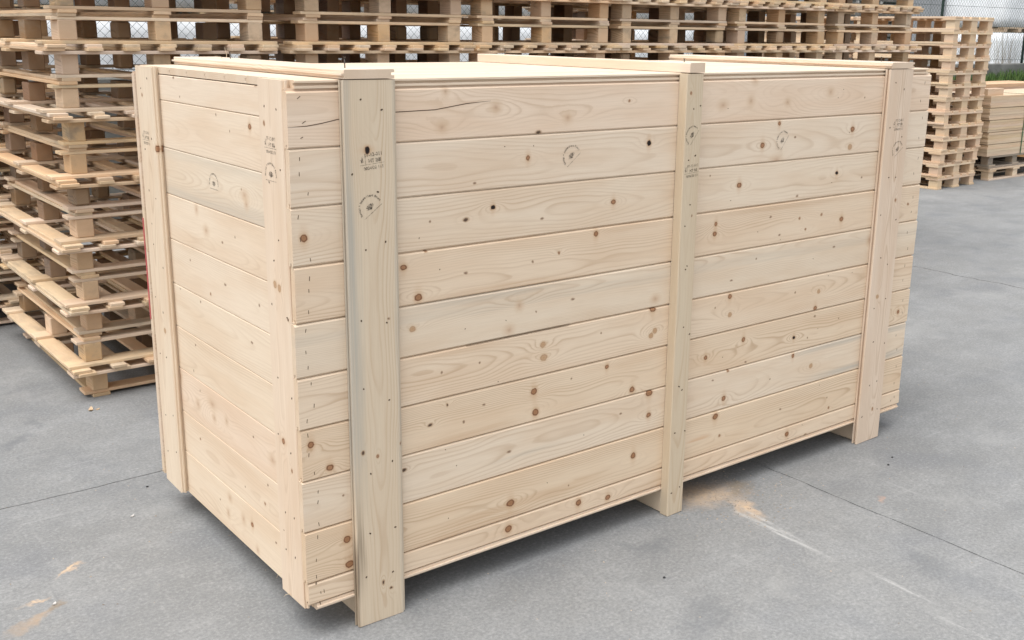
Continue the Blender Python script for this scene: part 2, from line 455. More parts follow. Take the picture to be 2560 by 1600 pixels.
for i in range(len(XJ) - 1):
    YL_ = YJ if XJ[i + 1] < 2.0 else [-9.8, -2.36, 5.10, 6.49]
    for j in range(len(YL_) - 1):
        x0, x1, y0, y1 = XJ[i], XJ[i + 1], YL_[j], YL_[j + 1]
        bot = [(x, y0 + w + GAP) for x, w in hline(x0, x1, y0)]
        rgt = [(x1 + w - GAP, y) for y, w in vline(x1, y0, y1)]
        top = [(x, y1 + w - GAP) for x, w in hline(x0, x1, y1)][::-1]
        lft = [(x0 + w + GAP, y) for y, w in vline(x0, y0, y1)][::-1]
        g_ = GAP
        if abs(x1 - 5.67) < .1: rgt = [(x - .006, y) for x, y in rgt]
        ring = [(x0 + g_, y0 + g_)] + bot[1:-1] + [(x1 - g_, y0 + g_)] + rgt[1:-1] + [(x1 - g_, y1 - g_)] + top[1:-1] + [(x0 + g_, y1 - g_)] + lft[1:-1]
        n = len(ring)
        vs = [(x, y, 0.0) for x, y in ring] + [(x, y, -0.0115) for x, y in ring]
        fs = [tuple(range(n))] + [(k, k + n, (k + 1) % n + n, (k + 1) % n) for k in range(n)]
        obj('slab', mesh_from('slab', vs, fs, CONC), ground)

# ------------------------------------------------------------------ retaining wall, terrace, grass bank, fence
WALLM = plain_mat('old_concrete_wall', (0.17, 0.17, 0.155), 0.9, 0.22, 3.0, bump=0.5, bscale=40)
wall = obj('retaining_wall', chamfer_box(34.0, 0.16, 1.22, 0.012, WALLM, 'retaining_wall'), None, (-4.0, 6.52, -0.012))
tag(wall, 'long grey concrete retaining wall under the wire fence', 'wall')
EARTH = plain_mat('trodden_earth', (0.15, 0.14, 0.12), 0.95, 0.25, 2.0, bump=0.4, bscale=25)
tv = [(-4, 6.68, 0.70), (60, 6.68, 0.70), (60, 60, 0.70), (-40, 60, 0.70), (-40, 6.68, 0.70)]
terr = obj('terrace', mesh_from('terrace', tv, [(0, 1, 2, 3, 4)], EARTH)); tag(terr, kind='structure')
SOIL = plain_mat('bank_soil', (0.050, 0.068, 0.025), 0.95, 0.3, 5.0)
def bank_z(x, y):
    k = max(0.0, min(1.0, (y - 5.65) / 0.85))
    k = k * k * (3 - 2 * k)
    e = max(0.0, min(1.0, (x - 11.6) / 0.6))
    return 0.98 * k * e + 0.03 * math.sin(x * 2.1) * k
bv, bf = [], []
NX, NY = 60, 10
for a in range(NX + 1):
    for c in range(NY + 1):
        x = 11.6 + a * 0.3; y = 5.62 + c * 0.09
        bv.append((x, y, bank_z(x, y) + 0.006))
for a in range(NX):
    for c in range(NY):
        k = a * (NY + 1) + c
        bf.append((k, k + NY + 1, k + NY + 2, k + 1))
bank = obj('grass_bank', mesh_from('grass_bank', bv, bf, SOIL, True)); tag(bank, kind='structure')
def blade_mat(name, c1, c2):
    m, t, b = new_mat(name)
    g = t.new('ShaderNodeNewGeometry')
    rp = t.ramp(g.outputs['Random Per Island'], [(0, c1), (0.7, c2), (1.0, (c2[0] * 1.5, c2[1] * 1.25, c2[2] * 1.2))])
    t.l.new(rp.outputs[0], b.inputs['Base Color'])
    return m
GRASSM = blade_mat('grass_blades', (0.038, 0.085, 0.020), (0.09, 0.155, 0.04))
gr = random.Random(4); vs, fs = [], []
for _ in range(16000):
    x = gr.uniform(11.9, 20.0); y = gr.uniform(5.70, 6.48)
    z = bank_z(x, y); h = gr.uniform(0.05, 0.17); a = gr.uniform(0, 6.28); w = gr.uniform(0.004, 0.008)
    lx, ly = gr.uniform(-.06, .06), gr.uniform(-.06, .06); k = len(vs)
    dx, dy = math.cos(a) * w, math.sin(a) * w
    vs += [(x - dx, y - dy, z), (x + dx, y + dy, z), (x + lx * .4 + dx * .7, y + ly * .4 + dy * .7, z + h * .6), (x + lx * .4 - dx * .7, y + ly * .4 - dy * .7, z + h * .6), (x + lx, y + ly, z + h)]
    fs += [(k, k + 1, k + 2, k + 3), (k + 3, k + 2, k + 4)]
grass = obj('grass', mesh_from('grass', vs, fs, GRASSM)); tag(grass, 'green grass on the bank below the wire fence', 'grass', kind='stuff')

FENCEM = plain_mat('fence_green_wire', (0.035, 0.060, 0.050), 0.5, 0.2, 3.0, metal=0.2)
fence = empty('wire_fence', (0, 6.60, 1.208))
tag(fence, 'dark green diamond wire fence with thin posts on the concrete wall', 'fence')
bm = bmesh.new()
FX0, FX1, FH, DM = -2.0, 23.0, 1.75, 0.073
k = FX0 - FH
while k < FX1:
    for s in (1, -1):
        a0 = k if s == 1 else k + FH
        pts, nseg = [], 12
        for q in range(nseg + 1):
            zz = 0.03 + (FH - 0.03) * q / nseg
            xx = a0 + s * zz
            if FX0 <= xx <= FX1: pts.append((xx, 0.002 * s, zz))
        if len(pts) > 1: tube(bm, [pts[0], pts[-1]], 0.0016, 3)
    k += DM
wm = bm_obj('wire_mesh', bm, FENCEM, fence); wm['kind'] = 'stuff'
x = -1.2
while x < 23:
    bm = bmesh.new(); tube(bm, [(x, 0.02, 0), (x, 0.02, FH + 0.06)], 0.021, 8); bm_obj('post', bm, FENCEM, fence, True)
    x += 2.45
for z in (0.06, 0.85, 1.70):
    bm = bmesh.new(); tube(bm, [(FX0, 0.006, z), (FX1, 0.006, z)], 0.0025, 4); bm_obj('tension_wire', bm, FENCEM, fence)

# ------------------------------------------------------------------ pallets
PALM = wood_mat('pallet_pine', None, early=(0.72, 0.56, 0.395), late=(0.45, 0.295, 0.17), contrast=0.6, aged=0.5, spacing=0.005)
BLOCKM = wood_mat('pallet_block', None, early=(0.64, 0.475, 0.32), late=(0.35, 0.22, 0.125), contrast=0.75, aged=0.85, spacing=0.0045)
SHADEBLK = wood_mat('shade_toned_block', None, early=(0.22, 0.145, 0.095), late=(0.12, 0.075, 0.048), contrast=0.7, aged=0.6, spacing=0.0045)  # darker brown stands in for the shade deep inside the stacks
DARKBLK = wood_mat('bark_block', None, early=(0.33, 0.25, 0.17), late=(0.10, 0.075, 0.055), contrast=0.9, aged=1.0, spacing=0.006)
EPALM = wood_mat('new_pallet_pine', None, early=(0.70, 0.535, 0.375), late=(0.48, 0.32, 0.19), contrast=0.55, aged=0.0, spacing=0.005)
GREYM = wood_mat('weathered_pallet', None, early=(0.28, 0.24, 0.195), late=(0.16, 0.13, 0.10), contrast=0.6, aged=0.8)
BT = 0.0140
PW, PD, BH = 1.03, 1.33, 0.0828          # deck width (X), deck depth (Y), block height
PH = BT * 4 + BH
def ybox(w, l, t, mat): return chamfer_box(l, w, t, 0.0018, mat)   # grain runs along local X
M_deck = ybox(0.062, PD, BT, PALM); M_edge = ybox(0.076, PD, BT, PALM)
M_str = ybox(0.10, PW, BT, PALM)
M_bx = ybox(0.085, PW - 0.11, BT, PALM); M_by = ybox(0.075, PD - 0.145, BT, PALM)
M_blk = [chamfer_box(0.105, 0.068, BH, 0.003, BLOCKM, 'block'), chamfer_box(0.105, 0.075, BH, 0.004, BLOCKM, 'block'), chamfer_box(0.100, 0.070, BH, 0.010, DARKBLK, 'block'), chamfer_box(0.105, 0.072, BH, 0.003, SHADEBLK, 'block')]
BLX = [0.085, 0.480, 0.905]; BLY = [0.075, 0.612, 1.150]
rp_ = random.Random(77)
def pallet(loc, inverted, rz, label, group, skip_detail=False):
    p = empty('pallet', loc, rz)
    tag(p, label, 'pallet', group)
    def Z(z, t): return (PH - z - t) if inverted else z
    HP = math.pi / 2
    def j(a): return rp_.uniform(-a, a)
    def yb(me, w, x, y, z):      # a board running along Y: local X -> world Y
        obj('board', me, p, (x + w + j(.003), y + j(.008), Z(z, BT)), (0, 0, HP + j(.005)))
    def xb(me, x, y, z):
        obj('board', me, p, (x + j(.005), y + j(.003), Z(z, BT)), (0, 0, j(.003)))
    for bx in BLX: yb(M_by, 0.075, bx - 0.003, 0.073, 0.0)
    for by in (BLY[0], BLY[2] + .015): xb(M_bx, 0.055, by, BT)
    for a in BLX:
        for c in BLY:
            q = rp_.random()
            me = M_blk[2] if q > 0.90 else M_blk[0 if q < 0.5 else 1]
            if c > 0.1 and q < 0.80: me = M_blk[3]  # most mid and rear blocks get the tone with shade painted in
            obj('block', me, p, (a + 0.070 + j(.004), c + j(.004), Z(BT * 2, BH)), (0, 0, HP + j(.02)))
    for by in (0.038, 0.615, 1.192): xb(M_str, 0.0, by, BT * 2 + BH)
    n = 7
    for q in range(n):
        wd = 0.076 if q in (0, n - 1) else 0.062
        x = 0.012 + (PW - 0.024 - 0.076) * q / (n - 1) + (0.007 if wd < .07 else 0)
        yb(M_edge if wd > .07 else M_deck, wd, x, 0.0, BT * 3 + BH)
    return p
NTH = ['first', 'second', 'third', 'fourth', 'fifth', 'sixth']
row1 = [0.016, 1.128, 2.150, 3.165, 4.175, 5.225]
for s, x in enumerate(row1):
    for k in range(18):
        where = 'corner stack left of the crate' if s == 0 else NTH[s] + ' front-row stack from the left'
        pallet((x + rp_.uniform(-.010, .010), 2.29 + rp_.uniform(-.008, .008), k * PH), k % 2 == 1, rp_.uniform(-.005, .005),
               'wooden pallet, %s from the ground in the %s' % (ORD[k], where), 'pallets stacked in rows behind the crate')
for k in range(16):
    pallet((-0.56 + rp_.uniform(-.02, .02), 3.76 + rp_.uniform(-.012, .012), k * PH), k % 2 == 1, rp_.uniform(-.01, .01),
           'wooden pallet, %s from the ground in the stack behind the corner stack' % ORD[k], 'pallets stacked in rows behind the crate')

for s, x in enumerate((1.95, 4.62)):  # rear stacks added to darken the openings of the front row
    for k in range(18):
        pallet((x + rp_.uniform(-.02, .02), 3.80 + rp_.uniform(-.012, .012), k * PH), k % 2 == 1, rp_.uniform(-.01, .01),
               'wooden pallet, %s from the ground in the %s hidden stack behind the front row' % (ORD[k], ['left', 'right'][s]), 'pallets stacked in rows behind the crate')

# four-way pallets, new: 0.8 x 1.2 m, skids and deck along Y
EH = 0.1395
M_ed = [ybox(0.145, 1.2, 0.020, EPALM), ybox(0.100, 1.2, 0.020, EPALM)]
M_ec = ybox(0.145, 0.80, 0.020, EPALM)
M_es = [ybox(0.100, 1.2, 0.020, EPALM), ybox(0.145, 1.2, 0.020, EPALM)]
EB = EH - 0.060 - 0.0
M_eb = [chamfer_box(0.105, 0.092, EB, 0.002, EPALM, 'block'), chamfer_box(0.105, 0.120, EB, 0.002, EPALM, 'block')]
def four_way(loc, rz, label, group, mats=None, inverted=False, long_x=False):
    p = empty('pallet', loc, rz); tag(p, label, 'pallet', group)
    HP = math.pi / 2
    def Z(z, t): return (EH - z - t) if inverted else z
    def add(nm, me, x, y, z, t, rot):
        o = obj(nm, me, p, (x, y, Z(z, t)), (0, 0, rot))
        if mats:
            o.material_slots[0].link = 'OBJECT'; o.material_slots[0].material = mats
    j = lambda a: rp_.uniform(-a, a)
    for x, w, me in ((0, .1, 0), (.3275, .145, 1), (.70, .1, 0)):
        add('skid', M_es[me], x + w, j(.003), 0, .02, HP)
        for y in (.008, .5475, 1.087): add('block', M_eb[me], x + w + j(.002) + (.007 if x == 0 else -.007 if x > .5 else 0), y + j(.002), .02, EB, HP)
    for y in (0, .5275, 1.055): add('board', M_ec, j(.003), y, .02 + EB, .02, j(.002))
    for x, w, me in ((0, .145, 0), (.185, .1, 1), (.3275, .145, 0), (.515, .1, 1), (.655, .145, 0)):
        add('board', M_ed[me], x + w, j(.003), .04 + EB, .02, HP + j(.002))
    return p
for k in range(13):
    four_way((9.335 + rp_.uniform(-.012, .012), 3.90 + rp_.uniform(-.012, .012), k * (EH + .0005)), 0.03 + rp_.uniform(-.012, .012),
             'pale new pallet, %s from the ground in the tall stack at right' % ORD[k], 'pale pallets in tall stacks at right')
for k in range(13):
    four_way((9.20 + rp_.uniform(-.012, .012), 5.20 + rp_.uniform(-.012, .012), k * (EH + .0005)), rp_.uniform(-.012, .012),
             'pale new pallet, %s from the ground in the stack behind the right-hand stack' % ORD[k], 'pale pallets in tall stacks at right')

# ------------------------------------------------------------------ lumber bundle and planks at far right
four_way((11.75, 3.99, 0), math.pi / 2, 'brown pallet lying on the ground under the timber bundle at right', 'pallets under the timber bundle', PALM)
four_way((11.73, 4.00, EH + .001), math.pi / 2, 'grey weathered upside-down pallet carrying the timber bundle', 'pallets under the timber bundle', GREYM, True)
LUMM = wood_mat('sawn_timber', None, early=(0.60, 0.465, 0.325), late=(0.42, 0.28, 0.165), contrast=0.6, aged=0.0)
lum = empty('timber_bundle', (10.46, 4.00, 2 * EH + .003)); tag(lum, 'strapped bundle of sawn boards on grey pallet at right', 'timber')
M_lb = chamfer_box(2.3, 0.155, 0.0262, 0.0015, LUMM)
zz = 0.0
for c in range(5):
    for q in range(5):
        for w in range(5):
            obj('board', M_lb, lum, (rp_.uniform(-.008, .008) + c * -.012, w * 0.158 + rp_.uniform(-.003, .003), zz), (0, 0, rp_.uniform(-.002, .002)))
        zz += 0.0265
    zz += 0.006 if c < 4 else 0
STRAP = plain_mat('green_strap', (0.04, 0.11, 0.05), 0.5)
bm = bmesh.new()
sx, sw, th = 0.74, 0.016, 0.003
for (a, b_, c_, d_) in ((-0.008, -0.008 + th, -.004, zz + .004), (0.795, 0.798, -.004, zz + .004)):
    r_ = bmesh.ops.create_cube(bm, size=1)
    for v in r_['verts']: v.co = Vector((sx + (v.co.x) * sw, a if v.co.y < 0 else b_, c_ if v.co.z < 0 else d_))
r_ = bmesh.ops.create_cube(bm, size=1)
for v in r_['verts']: v.co = Vector((sx + v.co.x * sw, -.008 if v.co.y < 0 else .798, zz + .004 if v.co.z < 0 else zz + .007))
bm_obj('strap', bm, STRAP, lum)
off = obj('timber_offcut', chamfer_box(0.34, 0.11, 0.075, 0.002, LUMM), None, (10.44, 4.06, 2 * EH + .003 + zz + .001))
tag(off, 'short thick timber offcut on top of the strapped bundle', 'timber')
REDW = wood_mat('reddish_planks', None, early=(0.56, 0.345, 0.20), late=(0.36, 0.20, 0.10), contrast=0.5, aged=0.3)
pk = empty('plank_pile', (11.0, 5.02, 0)); tag(pk, 'pile of reddish planks behind the strapped timber bundle', 'planks')
M_pp = chamfer_box(2.6, 0.26, 0.042, 0.002, REDW)
for q in range(24):
    for w in range(2): obj('plank', M_pp, pk, (rp_.uniform(-.04, .04), w * .265, q * .0425), (0, 0, rp_.uniform(-.003, .003)))

# ------------------------------------------------------------------ goods and buildings beyond the fence
WRAP = plain_mat('white_wrapping', (0.86, 0.88, 0.89), 0.45, 0.05, 2.0, bump=0.6, bscale=9.0)
def wrapped(x, y, z, label, s=1.0):
    o = empty('wrapped_load', (x, y, z)); tag(o, label, 'wrapped load', 'white wrapped loads behind the fence')
    bm = bmesh.new(); bmesh.ops.create_cube(bm, size=1)
    bmesh.ops.subdivide_edges(bm, edges=bm.edges[:], cuts=5, use_grid_fill=True)
    rr = random.Random(int(x * 100 + z * 7))
    for v in bm.verts:
        bul = 0.012 * math.cos(v.co.z * 3.0)
        v.co = Vector((v.co.x * (1.14 + bul) + rr.uniform(-.006, .006), v.co.y * (1.10 + bul) + rr.uniform(-.006, .006), (v.co.z + .5) * (0.90) + .085 + rr.uniform(0, .004)))
    bm_obj('load', bm, WRAP, o, True)
    for a in (-.52, -.05, .42): obj('skid', SKM, o, (a, -.55, 0)); 
    for a in (-.55, -.30, -.05, .20, .45): obj('board', SBM, o, (-.56, a, .062))
    return o
SKM = chamfer_box(0.10, 1.1, 0.060, 0.002, PALM); SBM = chamfer_box(1.12, 0.10, 0.018, 0.002, PALM)
xs_l = [-1.6 + 1.28 * k for k in range(9)]
for k, x in enumerate(xs_l):
    for lv in (0, 1):
        wrapped(x, 8.0, 0.702 + lv * 0.995, 'white wrapped load, %s from the left behind the fence, %s tier' % (['leftmost', 'second', 'third', 'fourth', 'fifth', 'sixth', 'seventh', 'eighth', 'ninth'][k], ['lower', 'upper'][lv]))
for k in range(4):
    for lv in (0, 1):
        wrapped(17.15 + 1.25 * k, 7.9, 0.702 + lv * 0.995, 'white wrapped load at far right behind the fence, %s in its row, %s tier' % (NTH[k], ['lower', 'upper'][lv]))
SLABW = plain_mat('weathered_boards', (0.16, 0.145, 0.13), 0.85, 0.25, 8.0)
WHT = plain_mat('pale_spacers', (0.62, 0.60, 0.56), 0.8, 0.1)
bs = empty('board_stack', (14.9, 9.2, 0.70)); tag(bs, 'dark weathered board stack with pale spacers behind the fence', 'boards')
M_b1 = chamfer_box(1.7, 0.9, 0.05, 0.004, SLABW); M_b2 = chamfer_box(0.08, 0.9, 0.035, 0.003, WHT)
for q in range(21):
    obj('board', M_b1, bs, (rp_.uniform(-.04, .04), 0, q * .086 + .035))
    for a in (0.1, 0.8, 1.5): obj('spacer', M_b2, bs, (a, 0, q * .086))
REEDM = blade_mat('dry_stalks', (0.16, 0.125, 0.075), (0.30, 0.235, 0.14))
for c, (cx, cy, lab) in enumerate([(12.3, 6.95, 'leftmost dry stalk clump behind the fence right of the pallet rows'), (13.7, 7.0, 'second dry stalk clump from the left behind the fence'), (15.0, 6.92, 'third dry stalk clump from the left behind the fence'), (16.1, 7.0, 'dry stalk clump in front of the white loads at far right'), (17.4, 6.95, 'rightmost dry stalk clump behind the fence')]):
    rr = random.Random(c + 40); vs, fs = [], []
    for _ in range(46):
        a = rr.uniform(0, 6.28); h = rr.uniform(.5, 1.45); ln = rr.uniform(.05, .5); w = rr.uniform(.003, .006)
        bx, by = rr.gauss(0, .22), rr.gauss(0, .05)
        prev = None
        for s in range(6):
            f = s / 5
            px, py, pz = bx + math.cos(a) * ln * f * f, by + math.sin(a) * ln * f * f * .5, h * f - .35 * ln * f ** 3
            k = len(vs); ww = w * (1 - .8 * f)
            vs += [(px - ww, py, pz), (px + ww, py, pz), (px, py + ww, pz)]
            if s: fs += [(k - 3, k - 2, k + 1, k), (k - 2, k - 1, k + 2, k + 1), (k - 1, k - 3, k, k + 2)]
    cl = empty('dry_reed', (cx, cy, .70)); tag(cl, lab, 'reed', 'dry reed clumps behind the fence')
    obj('stalks', mesh_from('stalks', vs, fs, REEDM), cl)
WHM = plain_mat('warehouse_cladding', (0.36, 0.37, 0.38), 0.6, 0.06, 0.6)
WHR = plain_mat('warehouse_trim', (0.22, 0.23, 0.24), 0.6, 0.06, 0.6)
WGL = plain_mat('warehouse_glass', (0.05, 0.06, 0.07), 0.1, 0.1, 0.6)
wh = empty('warehouse', (-20, 26, 0.70)); tag(wh, 'long grey clad warehouse in the distance behind the fence', 'building')
M_panel = chamfer_box(3.96, 0.30, 6.4, 0.02, WHM)
for q in range(21): obj('panel', M_panel, wh, (q * 4.0, 0, 0.3))
obj('plinth', chamfer_box(84, 0.36, 0.30, 0.02, WHR), wh, (0, -.03, 0))
obj('roof', chamfer_box(84.6, 12, 0.35, 0.03, WHR), wh, (-.3, -.3, 6.7))
M_win = chamfer_box(2.2, .06, 1.0, .01, WGL); M_sill = chamfer_box(2.3, .10, .06, .01, WHR)
for q in range(21):
    w_ = obj('window', M_win, wh, (q * 4.0 + .9, -.05, 4.4)); obj('sill', M_sill, w_, (-.05, -.05, -.07))

# ------------------------------------------------------------------ the crate
FRONT_KNOTS = [[(0.618,0.079,'f'),(0.441,0.033,'f'),(0.875,0.042,'f'),(0.767,0.005,'e'),(1.116,0.083,'s'),(0.453,0.127,'f'),(1.67,0.067,'f'),(1.861,0.057,'f'),(1.534,0.057,'f'),(2.097,0.086,'f'),(2.303,0.061,'p'),(1.686,0.136,'f')],[(0.73,0.079,'b'),(1.204,0.096,'d'),(0.545,0.021,'p'),(1.824,0.131,'b'),(1.742,0.06,'b'),(2.244,0.092,'b'),(2.237,0.027,'l'),(1.821,0.005,'f'),(1.914,0.079,'p')],[(0.61,0.096,'d'),(0.518,0.07,'e'),(1.065,0.072,'b'),(0.401,0.076,'p'),(0.786,0.047,'p'),(1.638,0.079,'b'),(2.173,0.083,'d'),(1.492,0.121,'p'),(2.33,0.055,'p'),(1.952,0.016,'p'),(0.032,0.071,'B')],[(0.994,0.127,'B'),(0.849,0.085,'s'),(0.313,0.108,'b'),(0.358,0.019,'B'),(0.385,0.145,'s'),(0.75,0.07,'p'),(0.514,0.067,'p'),(1.529,0.103,'b'),(1.526,0.07,'b'),(1.81,0.1,'p'),(1.972,0.08,'s'),(2.098,0.082,'s'),(2.221,0.053,'b'),(2.011,0.036,'s'),(1.865,0.03,'p'),(2.652,0.072,'s')],[(0.709,0.089,'f'),(0.772,0.06,'p'),(0.913,0.078,'p'),(0.672,0.02,'f'),(0.344,0.077,'l'),(1.264,0.028,'f'),(2.418,0.097,'f'),(2.195,0.094,'p'),(1.629,0.04,'p'),(1.753,0.102,'p')],[(1.255,0.135,'b'),(0.799,0.094,'l'),(0.802,0.053,'l'),(1.268,0.06,'l'),(1.251,0.046,'l'),(0.566,0.08,'p'),(0.436,0.076,'p'),(1.032,0.092,'p'),(1.626,0.124,'b'),(1.631,0.058,'l'),(2.123,0.072,'l'),(2.109,0.009,'b'),(1.983,0.088,'p'),(1.553,0.094,'p')],[(1.058,0.119,'b'),(0.764,0.096,'B'),(0.771,0.028,'B'),(1.172,0.019,'b'),(0.911,0.108,'p'),(0.579,0.093,'p'),(0.507,0.055,'p'),(0.451,0.119,'e'),(0.393,0.072,'e'),(1.709,0.097,'b'),(1.516,0.065,'b'),(1.993,0.057,'d'),(2.075,0.042,'p'),(2.109,0.121,'p'),(2.26,0.089,'p'),(1.728,0.011,'p'),(2.661,0.053,'b'),(0.027,0.1,'B'),(0.079,0.023,'b')],[(1.253,0.136,'B'),(1.254,0.058,'b'),(1.127,0.091,'p'),(0.674,0.068,'p'),(0.308,0.103,'e'),(1.998,0.13,'b'),(2.111,0.069,'l'),(1.624,0.04,'b'),(1.639,0.14,'s'),(1.874,0.063,'p'),(1.561,0.119,'p'),(0.118,0.077,'p')],[(1.189,0.079,'B'),(0.909,0.046,'p'),(0.679,0.049,'B'),(1.584,0.13,'B'),(1.612,0.051,'s'),(2.228,0.067,'p'),(2.244,0.021,'s'),(1.944,0.079,'p'),(0.123,0.097,'B'),(0.129,0.021,'B')],[(0.949,0.038,'B'),(1.076,0.022,'b'),(0.668,0.029,'B'),(1.991,0.032,'B'),(2.104,0.004,'p')]]
END_KNOTS = [[(0.871,0.077,'s'),(0.279,0.072,'s'),(0.323,0.018,'s')],[(0.823,0.114,'b'),(0.596,0.13,'s'),(0.688,0.092,'s')],[(0.745,0.084,'s'),(0.765,0.071,'l'),(0.774,0.047,'l')],[(0.399,0.127,'f'),(0.467,0.073,'l'),(0.587,0.057,'s'),(0.682,0.088,'p')],[(0.318,0.103,'s'),(0.471,0.027,'e'),(0.59,0.079,'p'),(0.825,0.067,'s')],[(0.211,0.134,'s'),(0.383,0.127,'s'),(0.761,0.089,'s')],[(0.314,0.115,'s'),(0.282,0.022,'s')],[(0.154,0.12,'f'),(0.327,0.117,'s'),(0.301,0.064,'l'),(0.435,0.058,'l'),(0.535,0.079,'l'),(0.734,0.091,'s'),(0.861,0.063,'f'),(0.425,0.1,'l')],[(0.3,0.089,'e'),(0.651,0.05,'s'),(0.819,0.116,'p'),(0.792,0.048,'e')],[(0.524,0.117,'l'),(0.441,0.081,'p'),(0.503,0.058,'f'),(0.624,0.085,'l'),(0.689,0.092,'b'),(0.72,0.022,'f'),(0.856,0.102,'p')]]

TH = 0.022
def tg_mesh(length, w, t=TH, c=0.0022, tongue=True, mat=None, ragged=0.0, seed=0, groove=True):
    """tongue-and-groove board: local X length, local Z width, outer face at y=0 looking to -Y"""
    top = [(w, c), (w, .38 * t), (w + .007, .40 * t), (w + .007, .62 * t), (w, .64 * t), (w, t)] if tongue else [(w, c), (w, t)]
    bot = [(0, t), (0, .68 * t), (.009, .66 * t), (.009, .36 * t), (0, .34 * t), (0, c)] if groove else [(0, t), (0, c)]
    prof = [(c, 0), (w - c, 0)] + top + bot
    n = len(prof)
    rr = random.Random(seed)
    vs = [(rr.uniform(-ragged, ragged) * .3, y, z) for z, y in prof] + [(length + rr.uniform(-ragged, ragged), y, z) for z, y in prof]
    fs = [(i, (i + 1) % n, (i + 1) % n + n, i + n) for i in range(n)]
    fs = [f[::-1] for f in fs]
    fs += [tuple(range(n)), tuple(range(2 * n - 1, n - 1, -1))]
    me = mesh_from('board', vs, fs, mat)
    bm = bmesh.new(); bm.from_mesh(me); bmesh.ops.recalc_face_normals(bm, faces=bm.faces[:]); bm.to_mesh(me); bm.free()
    return me

def place(name, me, parent, org, xa, ya):
    xa, ya = Vector(xa), Vector(ya); za = xa.cross(ya)
    o = bpy.data.objects.new(name, me)
    m4 = Matrix((xa, ya, za)).transposed().to_4x4(); m4.translation = Vector(org)
    C.objects.link(o); o.parent = parent; o.matrix_local = m4
    return o

crate = empty('shipping_crate', (0, 0, 0))
tag(crate, 'large pale pine shipping crate with three front battens standing on the concrete', 'crate')
L, D = 2.729, 1.122
SEAM = [1.472, 1.334, 1.189, 1.041, .894, .750, .609, .465, .32, .17, .106]
rc = random.Random(3)
IRON = plain_mat('nail_iron', (0.10, 0.085, 0.07), 0.6, 0.2, 200.0, metal=0.5)
DENT = plain_mat('nail_hole', (0.095, 0.062, 0.038), 0.8, 0.2, 100.0)

def staples(parent, marks):
    """short dark staple crowns and nail dents lying on the outer face: (u, v, angle, length, width)"""
    vs, fs = [], []
    for u, v, a, ln, wd in marks:
        ca, sa = math.cos(a), math.sin(a); k = len(vs)
        pts = [(-ln / 2, -wd / 2), (ln / 2, -wd / 2), (ln / 2 + wd * .3, 0), (ln / 2, wd / 2), (-ln / 2, wd / 2), (-ln / 2 - wd * .3, 0)]
        for dy in (-.0005, .0015):
            vs += [(u + p * ca - q * sa, dy, v + p * sa + q * ca) for p, q in pts]
        fs += [tuple(range(k, k + 6))] + [(k + i, k + 6 + i, k + 6 + (i + 1) % 6, k + (i + 1) % 6) for i in range(6)]
    o = obj('staples', mesh_from('staples', vs, fs, DENT), parent); o['kind'] = 'stuff'
    return o

ORB = (.50, .325, .19)
BOARD_LOOK = [  # contrast, spacing, pith depth, pith across, early colour factor, stain
    (.45, .0062, .070, .085, (1.02, .985, .975), None), (.38, .0080, .085, .060, (1.0, 1.0, 1.0), None),
    (.50, .0065, .075, .070, (1.0, 1.0, .99), None), (.62, .0058, .050, .040, (.99, .955, .91), [(.138, .022, .55, .95, 1.34, .2, ORB), (.132, .022, .50, 1.38, 2.5, .4, ORB), (.006, .016, .55, .25, 1.1, .3, ORB)]),
    (.60, .0052, .030, .120, (.98, .98, .965), [(.138, .030, .42, .2, 1.0, .3), (.10, .02, .2)]), (.58, .0056, .060, .080, (1.0, .97, .93), [(.13, .02, .4, .28, .75, .2, ORB)]),
    (.66, .0055, .050, .050, (.985, .945, .885), [(.012, .018, .5, .25, .8, .25, ORB)]), (.45, .0066, .080, .075, (1.0, 1.0, .99), [(.045, .014, .35, .55, .95, .2), (.135, .022, .55, 1.9, 2.9, .25), (.018, .024, .7, 2.0, 2.9, .35)]),
    (.70, .0058, .045, .060, (.98, .935, .865), [(.040, .022, .65, .25, 1.15, .4, ORB), (.010, .014, .6, .25, .9, .25, ORB), (.065, .012, .7, 1.42, 1.58, .06, (.55, .30, .15))]), (.50, .0064, .060, .040, (1.0, .955, .90), None)]
def fcol(f): return tuple(a * b for a, b in zip(EARLY, f))
front = []
for i in range(10):
    w = SEAM[i] - SEAM[i + 1] - rc.uniform(.0008, .0032)
    ct, sp, pd, ac, fc, st = BOARD_LOOK[i]
    mt = wood_mat('front_board', 1.37 * i + .6, FRONT_KNOTS[i], early=fcol(fc), contrast=ct, spacing=sp, pith=pd, across=ac, stain=st)
    off = [0, .001, -.001, .002, -.004, -.003, 0, -.002, -.001, .001][i] if i < 9 else .003
    me = tg_mesh(L - off + rc.uniform(-.003, .003), w, c=.0040, mat=mt, ragged=.003, seed=i)
    p = place('plank', me, crate, (off, rc.uniform(-.0002, .0016), SEAM[i + 1]), (1, 0, 0), (0, 1, 0))
    front.append(p)
    mk = []
    for e, n in ((.032, 3 if w > .1 else 4), (L - .05, 2)):
        for q in range(n):
            mk.append((e + rc.uniform(-.014, .016), w * (q + .5) / n + rc.uniform(-.012, .012), math.pi / 2 + rc.uniform(-.25, .25) + (-.9 if i == 0 and e < 1 else 0), rc.uniform(.007, .011), .0016))
    for q in range(3): mk.append((rc.uniform(.3, L - .3), rc.uniform(.01, w - .01), rc.uniform(0, 3), .003, .002))
    staples(p, mk)
